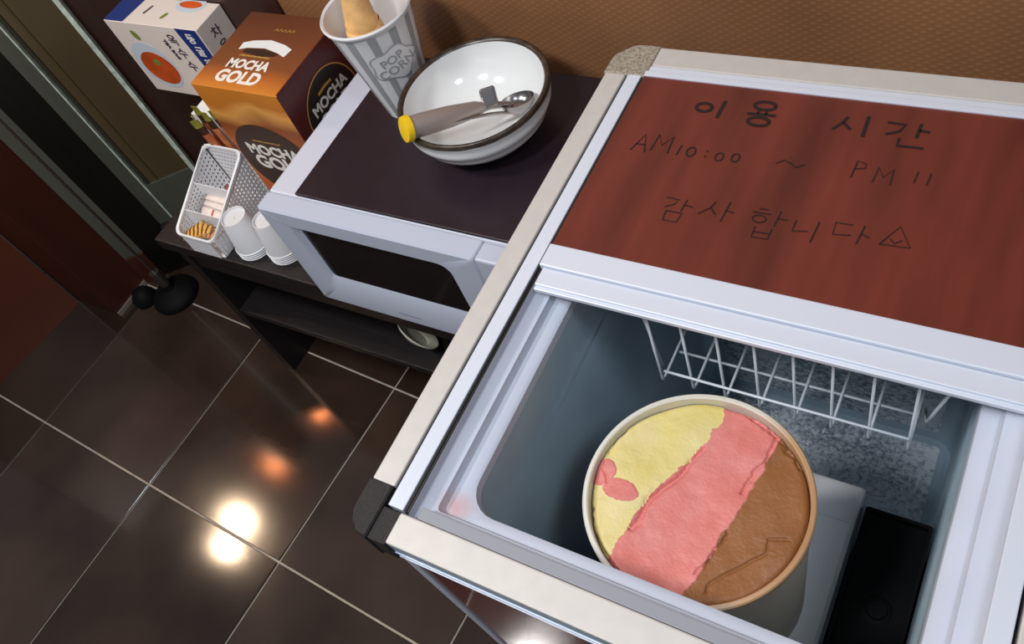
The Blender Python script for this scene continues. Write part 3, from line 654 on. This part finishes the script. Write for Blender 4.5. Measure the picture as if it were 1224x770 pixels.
# slide rails (light strips) and dark gaskets
obj('slide_rail', bx(-.3975,-.3815,.1305,.690,.830,.8495,bev=.0008), MT['white_metal'], fz)
obj('slide_rail', bx(.0565,.0725,.1305,.690,.830,.8495,bev=.0008), MT['white_metal'], fz)
obj('slide_rail', bx(-.3815,.0565,.6815,.6935,.830,.8495,bev=.0008), MT['white_metal'], fz)
for gx in (-.3802,-.3775):
    obj('gasket', bx(gx-.0009,gx+.0009,.131,.69,.83,.8475), MT['black'], fz)
obj('rail_gap', bx(-.4005,-.3975,.131,.690,.83,.846), MT['black'], fz)
obj('rail_gap', bx(-.376,.0725,.6935,.6945,.83,.846), MT['black'], fz)
# moulded plastic collar around the opening
N = 6
LP = [rrect(-.376,.057,.1288,.6815,.0005,.8475,N), rrect(-.3755,.0555,.1292,.681,.0005,.838,N), rrect(-.372,.052,.132,.678,.002,.8345,N),
      rrect(-.366,.046,.1385,.672,.003,.832,N), rrect(-.3625,.040,.146,.668,.004,.831,N), rrect(-.3612,.0385,.1475,.667,.005,.8245,N),
      rrect(-.360,.037,.149,.665,.006,.8215,N), rrect(-.349,.027,.1555,.660,.024,.820,N), rrect(-.3455,.0235,.160,.655,.028,.8165,N), rrect(-.345,.0225,.1615,.6545,.028,.806,N)]
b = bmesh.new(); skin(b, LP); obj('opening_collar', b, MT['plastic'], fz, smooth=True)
obj('front_ledge', bx(-.366,.055,.1290,.1400,.836,.8488,bev=.0008), mat('shaded_ledge_plastic',(150,151,158),.3), fz)['label'] = 'ledge strip inside the front rail, shaded in its grey colour'  # shadow along the front of the opening is put into this grey
FZ = .22
LN = [rrect(-.345,.0225,.1615,.6545,.028,z,N) for z in (.806,.735)]+[rrect(-.3435,.021,.163,.653,.028,.732,N)]+[rrect(-.3435,.021,.163,.653,.028,z,N) for z in (.5,FZ+.008)]+[rrect(-.336,.014,.170,.646,.022,FZ,N)]
b = bmesh.new(); skin(b, LN, cap1=True); o = obj('inner_liner', b, MT['liner'], fz, smooth=True); o['label'] = 'grey steel inner liner'
# frost patches: thin bumpy shells on the back wall and the floor
def frost(P, nu, nv, seed):
    b = bmesh.new(); g = []
    for i in range(nu+1):
        row = []
        for j in range(nv+1):
            u, v = i/nu, j/nv; p, nrm = P(u,v)
            e = min(u,1-u,v,1-v)*9
            h = .0006+.0035*max(0,noise.noise((u*40+seed,v*40,0))*.5+.4)+.003*noise.noise((u*9,v*9,seed)); h *= min(1,e)
            row.append(b.verts.new(Vector(p)+Vector(nrm)*max(.0002,h)))
        g.append(row)
    for i in range(nu):
        for j in range(nv): b.faces.new((g[i][j],g[i+1][j],g[i+1][j+1],g[i][j+1]))
    return b
o = obj('frost_layer', frost(lambda u,v: ((-.320+.325*u,.6528,.25+.44*v),(0,-1,0)), 110, 120, 3), MT['frost'], fz, smooth='all')
o = obj('frost_layer', frost(lambda u,v: ((-.320+.325*u,.46+.185*v,FZ+.0005),(0,0,1)), 110, 60, 8), MT['frost'], fz, smooth='all')
# lid
lid = obj('sliding_lid', bx(-.3765,.0555,.428,.6805,.8475,.8525), MT['lid'], fz); lid['label'] = 'red-brown lid panel with handwriting'
obj('lid_trim', bx(-.3775,.0560,.4015,.4285,.846,.8550,bev=.0012), MT['white_metal'], lid)
obj('lid_trim', bx(-.3735,.0560,.3805,.4012,.8465,.8515,bev=.0012), MT['white_metal'], lid)
obj('lid_trim', bx(-.3735,.0560,.3765,.3815,.8435,.8488,bev=.0010), MT['white_metal'], lid)
obj('lid_trim', bx(-.3765,.0555,.6735,.6812,.8500,.8545,bev=.0008), MT['white_metal'], lid)
# handwriting: strokes as (x, y) in metres on the lid, u across, v away from the freezer front
FH = frame((0,0,.8527),(1,0,0),(0,1,0))
def glyphs(pos, sz, shapes):
    b = bmesh.new()
    for (x,y), s_, sh in [(p, s_, sh) for (p, s_, sh) in zip(pos, sz, shapes)]:
        for wd, pts in sh:
            stroke(b, [(x+px*s_, y+py*s_) for px,py in pts], wd, FH, .0004)
    return b
def circ(cx,cy,rx,ry): return [(cx+rx*math.cos(t),cy+ry*math.sin(t)) for t in [2*PI*i/14 for i in range(15)]]
def wv(pts): return pts
K = .0038; k2 = .0016; k3 = .0014
g_i = [(K,circ(-.42,.0,.30,.22)),(K,[(.22,-.45),(.25,.45)])]
g_yong = [(K,circ(0,.40,.38,.20)),(K*.7,[(-.14,.16),(-.14,-.02)]),(K*.7,[(.14,.16),(.14,-.02)]),(K,[(-.5,-.06),(.5,-.02)]),(K,circ(0,-.38,.38,.20))]
g_si = [(K*.8,[(-.30,.30),(-.42,.0),(-.62,-.30)]),(K*.8,[(-.38,.05),(-.10,-.22)]),(K*.9,[(.30,-.45),(.28,.42)])]
g_gan = [(K*.8,[(-.60,.36),(-.10,.34),(-.22,.05),(-.55,-.12)]),(K*.8,[(.30,.45),(.28,-.12)]),(K*.8,[(.30,.18),(.58,.16)]),(K*.8,[(-.15,-.20),(-.15,-.50),(.55,-.48)])]
def write(pos, sz, shapes, names, m, lab_):
    for p_, z_, g_, n_ in zip(pos, sz, shapes, names):
        o = obj('handwriting', glyphs([p_],[z_],[g_]), m, lid); o['label'] = '%s %s' % (lab_, n_)
write([(-.282,.638),(-.233,.639),(-.141,.640),(-.094,.637)],[.028,.029,.032,.033],[g_i,g_yong,g_si,g_gan],'이용시간',MT['ink'],'thick marker character')
def A(): return [(k2,[(-.35,-.5),(.0,.5),(.32,-.5)]),(k2,[(-.2,-.1),(.2,-.08)])]
def Mm(): return [(k2,[(-.4,-.5),(-.32,.5),(0,-.1),(.36,.5),(.42,-.5)])]
def one(): return [(k2,[(-.02,-.45),(.04,.45)])]
def zero(): return [(k2,circ(0,0,.30,.42))]
def Pp(): return [(k2,[(-.2,-.5),(-.15,.5),(.22,.42),(.26,.15),(-.16,.02)])]
def dots(): return [(k2*1.2,[(-.05,.25),(.05,.30)]),(k2*1.2,[(-.05,-.25),(.05,-.2)])]
pos = [(-.340,.577),(-.318,.580),(-.298,.575),(-.285,.575),(-.269,.575),(-.255,.574),(-.239,.576)]
write(pos,[.024,.023,.016,.015,.014,.013,.013],[A(),Mm(),one(),zero(),dots(),zero(),zero()],['A','M','1','0','colon','0','0'],MT['ink'],'thin marker character')
write([(-.186,.579),(-.124,.584),(-.101,.581),(-.074,.585),(-.063,.585)],[.022,.021,.019,.016,.016],[[(k2,[(-.6,-.1),(-.3,.15),(0,.05),(.3,-.15),(.6,.05)])],Pp(),Mm(),one(),one()],['tilde','P','M','1','1'],MT['ink_faint'],'faint marker character')
g_gam = [(k3,[(-.50,.48),(-.02,.46),(-.14,.22),(-.42,.05)]),(k3,[(.26,.52),(.20,-.02)]),(k3,[(.24,.28),(.56,.24)]),(k3,[(-.30,-.10),(.28,-.10),(.22,-.52),(-.28,-.52),(-.30,-.10)])]
g_sa = [(k3,[(-.16,.38),(-.28,.05),(-.60,-.28)]),(k3,[(-.25,.10),(.02,-.20)]),(k3,[(.34,.48),(.28,-.45)]),(k3,[(.32,.08),(.62,.04)])]
g_hap = [(k3,[(-.32,.58),(-.02,.58)]),(k3,[(-.48,.40),(.10,.42)]),(k3,circ(-.2,.16,.22,.15)),(k3,[(.38,.62),(.34,-.05)]),(k3,[(.36,.30),(.68,.30)]),(k3,[(-.22,-.16),(-.22,-.60),(.30,-.58),(.32,-.14)]),(k3,[(-.22,-.38),(.30,-.36)])]
g_ni = [(k3,[(-.40,.35),(-.42,-.12),(.08,-.02)]),(k3,[(.34,.46),(.28,-.46)])]
g_da = [(k3,[(.02,.30),(-.50,.30),(-.48,-.20),(.06,-.12)]),(k3,[(.38,.36),(.30,-.42)]),(k3,[(.34,.02),(.62,-.08)])]
g_sm = [(k3,[(-.45,-.4),(.0,.45),(.48,-.35),(-.45,-.4)]),(k3,[(-.18,-.12),(-.02,-.28),(.18,-.10)])]
write([(-.273,.499),(-.234,.507),(-.187,.502),(-.149,.503),(-.112,.510),(-.073,.514)],[.028,.027,.029,.027,.028,.027],[g_gam,g_sa,g_hap,g_ni,g_da,g_sm],['감','사','합','니','다','triangle face'],MT['ink'],'thin marker character')

# ------------------------------------------------------------------ wire basket under the lid
wb = thing('wire_basket', 'white wire basket hanging under the slid-back lid', 'basket', (-.14,.52,.658))
zt, zb, yf, yb = .795, .658, .4105, .63
b = bmesh.new(); skin(b, [rrect(-.318-e,.019+e,yf-.004-e,yb+e,.012+e,z,5) for e, z in ((.003,.806),(.003,.8125),(-.0045,.8125),(-.0045,.806))], close=True)
obj('rim', b, MT['white_plastic'], wb)
obj('hook', bx(-.346,-.316,.45,.60,.813,.8165), MT['white_plastic'], wb); obj('hook', bx(.014,.0255,.45,.60,.813,.8165), MT['white_plastic'], wb)
def wire(pts, nm='wire', rad=.0016): 
    b = bmesh.new(); tube(b, fillet(pts,.006,3), rad, 6); return obj(nm, b, MT['white_wire'], wb, smooth='all')
xs = [-.279,-.243,-.207,-.170,-.133,-.097,-.061,-.024]
for x in xs: wire([(x,yf,.806),(x,yf+.002,zb),(x,yb-.01,zb),(x,yb,.806)])
for yy in (.50,.585): wire([(-.309,yy,.806),(-.278,yy,zb-.003),(-.024,yy,zb-.003),(.010,yy,.806)])
wire([(-.300,yf+.02,.806),(-.276,yf+.004,.690)])
wire([(.003,yf,.806),(-.014,yf+.02,.69),(-.018,yf+.05,zb)])
wire([(-.272,yf-.0022,.690),(-.024,yf-.0022,.690)], 'cross_wire')
wire([(-.276,.455,zb-.003),(-.024,.455,zb-.003)], 'cross_wire')
wire([(-.28,yb+.0022,.72),(-.02,yb+.0022,.72)], 'cross_wire')

# ------------------------------------------------------------------ boxes in the freezer
wbx = thing('white_foam_box', 'white foam box under and beside the ice-cream tub', 'box', (-.155,.30,FZ))
obj('box_body', bx(-.245,-.060,.166,.432,FZ+.0005,.462,bev=.004), MT['white_plastic'], wbx)
obj('box_lid', bx(-.247,-.0585,.165,.434,.463,.488,bev=.004), MT['white_plastic'], wbx)
obj('lid_step', bx(-.240,-.063,.170,.385,.4885,.4905,bev=.0015), MT['white_plastic'], wbx)
obj('edge_flange', bx(-.0583,-.0555,.17,.41,.470,.486), mat('grey_edge',(120,130,140),.5), wbx)
kb = thing('black_crate', 'black plastic crate on the freezer floor right of the white box', 'crate', (-.018,.29,FZ))
b = bmesh.new(); skin(b, [rrect(-.053,.0185,.168,.408,.004,z,3) for z in (FZ+.001,.494,.500)]+[rrect(-.049,.0145,.172,.404,.003,z,3) for z in (.500,.490)], cap0=True, cap1=True); obj('crate_body', b, MT['matt_black'], kb, smooth=True)
b = bmesh.new(); lathe(b, [(.010,.003),(.011,.001),(.014,.001),(.016,0)], -.014,.30,.4905, n=24, cap0=True); obj('lid_knob', b, MT['matt_black'], kb, smooth=True)

# ------------------------------------------------------------------ ice-cream tub
TX, TY, TZ, TR = -.1790, .2670, .745, .1055
tub = thing('ice_cream_tub', 'round cream cardboard tub of three-flavour ice cream in the freezer', 'tub', (TX,TY,.491))
hb = TZ-.491
b = bmesh.new(); lathe(b, [(.094,.004),(.094,0),(.0945,0),(.1010,hb-.016),(.1018,hb-.010),(TR-.001,hb-.009)], TX,TY,.491, n=96, cap0=True)
obj('tub_wall', b, MT['tub'], tub, smooth=True)
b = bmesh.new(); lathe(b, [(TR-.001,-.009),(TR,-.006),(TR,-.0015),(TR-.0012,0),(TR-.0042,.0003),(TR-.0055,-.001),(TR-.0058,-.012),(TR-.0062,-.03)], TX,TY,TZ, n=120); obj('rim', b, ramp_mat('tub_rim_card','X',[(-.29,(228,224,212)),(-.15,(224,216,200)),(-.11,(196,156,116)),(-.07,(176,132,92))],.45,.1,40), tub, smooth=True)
b = bmesh.new(); lathe(b, [(.0985,-.06),(.0987,-.035),(.0990,-.030)], TX,TY,TZ, n=96); 
for v in b.verts:
    v.co.x = TX+(v.co.x-TX)*1.002; v.co.y = TY+(v.co.y-TY)*1.002
RI = TR-.0068
step = .00075; nn_ = int(RI/step)+1
def seg_d(X, Y, poly_):
    D = np.full(X.shape, 9.)
    for (x0,y0),(x1,y1) in zip(poly_, poly_[1:]):
        dx,dy = x1-x0,y1-y0; t = np.clip(((X-x0)*dx+(Y-y0)*dy)/(dx*dx+dy*dy),0,1); D = np.minimum(D, np.hypot(X-x0-t*dx, Y-y0-t*dy))
    return D
def vnoise(X, Y, s_, seed):
    rs = np.random.RandomState(seed); T = rs.rand(64,64); x = X/s_+1000; y = Y/s_+1000
    xi = np.floor(x).astype(int); yi = np.floor(y).astype(int); fx = x-xi; fy = y-yi; fx = fx*fx*(3-2*fx); fy = fy*fy*(3-2*fy)
    g = lambda a,b_: T[a%64,b_%64]
    return (g(xi,yi)*(1-fx)*(1-fy)+g(xi+1,yi)*fx*(1-fy)+g(xi,yi+1)*(1-fx)*fy+g(xi+1,yi+1)*fx*fy)-.5
ax_ = np.arange(-nn_,nn_+1)*step
GX, GY = np.meshgrid(ax_, ax_, indexing='ij'); GR = np.hypot(GX,GY)
# pull outer vertices onto the circle so the edge is clean
sc_ = np.where(GR > RI, RI/np.maximum(GR,1e-9), 1); PX = GX*sc_+TX; PY = GY*sc_+TY
wob = vnoise(PX,PY,.012,1)*.006+vnoise(PX,PY,.005,2)*.003+vnoise(PX,PY,.0018,3)*.0012
def lineval(pts, off=0):
    ys = [p[1] for p in pts]; xs_ = [p[0] for p in pts]; o_ = np.argsort(ys)
    return np.interp(PY, np.array(ys)[o_], np.array(xs_)[o_])
y_p = [(-.1835,.372),(-.184,.345),(-.197,.300),(-.218,.262),(-.226,.235),(-.233,.190),(-.240,.160)]
p_b = [(-.120,.372),(-.127,.349),(-.134,.295),(-.146,.242),(-.152,.210),(-.160,.178),(-.163,.160)]
fy_ = PX-(lineval(y_p)+wob); fb_ = PX-(lineval(p_b)+wob*.7)
blob = (((PX+.2475)/.0185)**2*1.0+((PY-.250)/.0105)**2+wob*60 < 1)|(((PX+.272)/.012)**2+((PY-.262)/.014)**2+wob*60 < 1)
cls = np.where(fy_ < 0, 0, np.where(fb_ < 0, 1, 2)); cls = np.where(blob & (cls==0), 1, cls)
Hh = vnoise(PX,PY,.03,5)*.004+vnoise(PX,PY,.009,6)*.0009+vnoise(PX,PY,.003,7)*.0003+vnoise(PX,PY,.0015,9)*.00015
Hh += np.where(cls==1, .0008, 0)
def crack(pts, wd, dp):
    D = seg_d(PX+wob*.8, PY+wob*.6, pts); return -dp*np.exp(-(D/wd)**2)
def P2(q): # picture points of the cracks on the ice-cream plane
    d_ = right*((q[0]-612)/1029.68)+down*((q[1]-385)/1029.68)+fwd; t = (TZ-.01-1.5)/d_[2]; return (d_[0]*t, d_[1]*t)
cr1 = [P2(q) for q in [(840,538),(822,556),(812,570),(795,582),(775,597),(768,612),(755,632)]]
cr2 = [P2(q) for q in [(868,487),(884,493),(900,500),(915,510),(928,521)]]
cr3 = [P2(q) for q in [(928,524),(915,548),(900,570),(888,590)]]
cr4 = [P2(q) for q in [(846,708),(849,697),(874,684),(894,674),(913,663),(917,646),(943,646)]]
cr5 = [P2(q) for q in [(930,526),(941,540),(950,552),(955,562)]]
cr6 = [P2(q) for q in [(868,637),(858,655),(850,668),(835,685)]]
cr7 = [P2(q) for q in [(745,516),(728,538),(722,560),(725,577)]]
cr8 = [P2(q) for q in [(704,600),(707,625),(716,650),(728,668)]]
Hh += crack(cr1,.0026,.0045)+crack(cr2,.0018,.006)+crack(cr3,.0013,.003)+crack(cr4,.0015,.0024)+crack(cr5,.0013,.003)+crack(cr6,.0012,.003)+crack(cr7,.0012,.002)+crack(cr8,.0014,.005)
edge = np.clip((RI-GR)/.006,0,1); Hh -= (1-edge)**2*.0035
PZ = TZ-.0085+Hh
vid = -np.ones(GX.shape,int)
ice_m = [mat('vanilla_ice_cream',(226,206,124),.55,rgb2=(232,216,160),vscale=22,bump=.25,bscale=420), mat('strawberry_ice_cream',(220,124,114),.5,rgb2=(226,140,134),vscale=30,bump=.3,bscale=420), mat('chocolate_ice_cream',(152,98,54),.5,rgb2=(140,90,50),vscale=24,bump=.25,bscale=420)]
for m_, rad_ in zip(ice_m, ((.9,.7,.3),(.9,.3,.25),(.6,.35,.2))):
    pb = m_.node_tree.nodes['Principled BSDF']; pb.inputs['Subsurface Weight'].default_value = .12; pb.inputs['Subsurface Scale'].default_value = .004
for c_, nm, lb in ((0,'ice_cream','pale yellow vanilla ice cream'),(1,'ice_cream','pink strawberry ice cream band with smears'),(2,'ice_cream','brown chocolate ice cream')):
    quad_in = (GR[:-1,:-1] < RI)|(GR[1:,1:] < RI)|(GR[1:,:-1] < RI)|(GR[:-1,1:] < RI)
    sel = quad_in & (cls[:-1,:-1]==c_)
    I, J = np.nonzero(sel); idx = {}; W = GX.shape[1]
    q = np.stack([I*W+J,(I+1)*W+J,(I+1)*W+J+1,I*W+J+1],1); uq, inv = np.unique(q, return_inverse=True); inv = inv.reshape(q.shape)
    vco = np.stack([PX.ravel()[uq],PY.ravel()[uq],PZ.ravel()[uq]],1)
    o = obj(nm, (vco.tolist(), [], inv.tolist()), ice_m[c_], tub, smooth='all'); o['label'] = lb
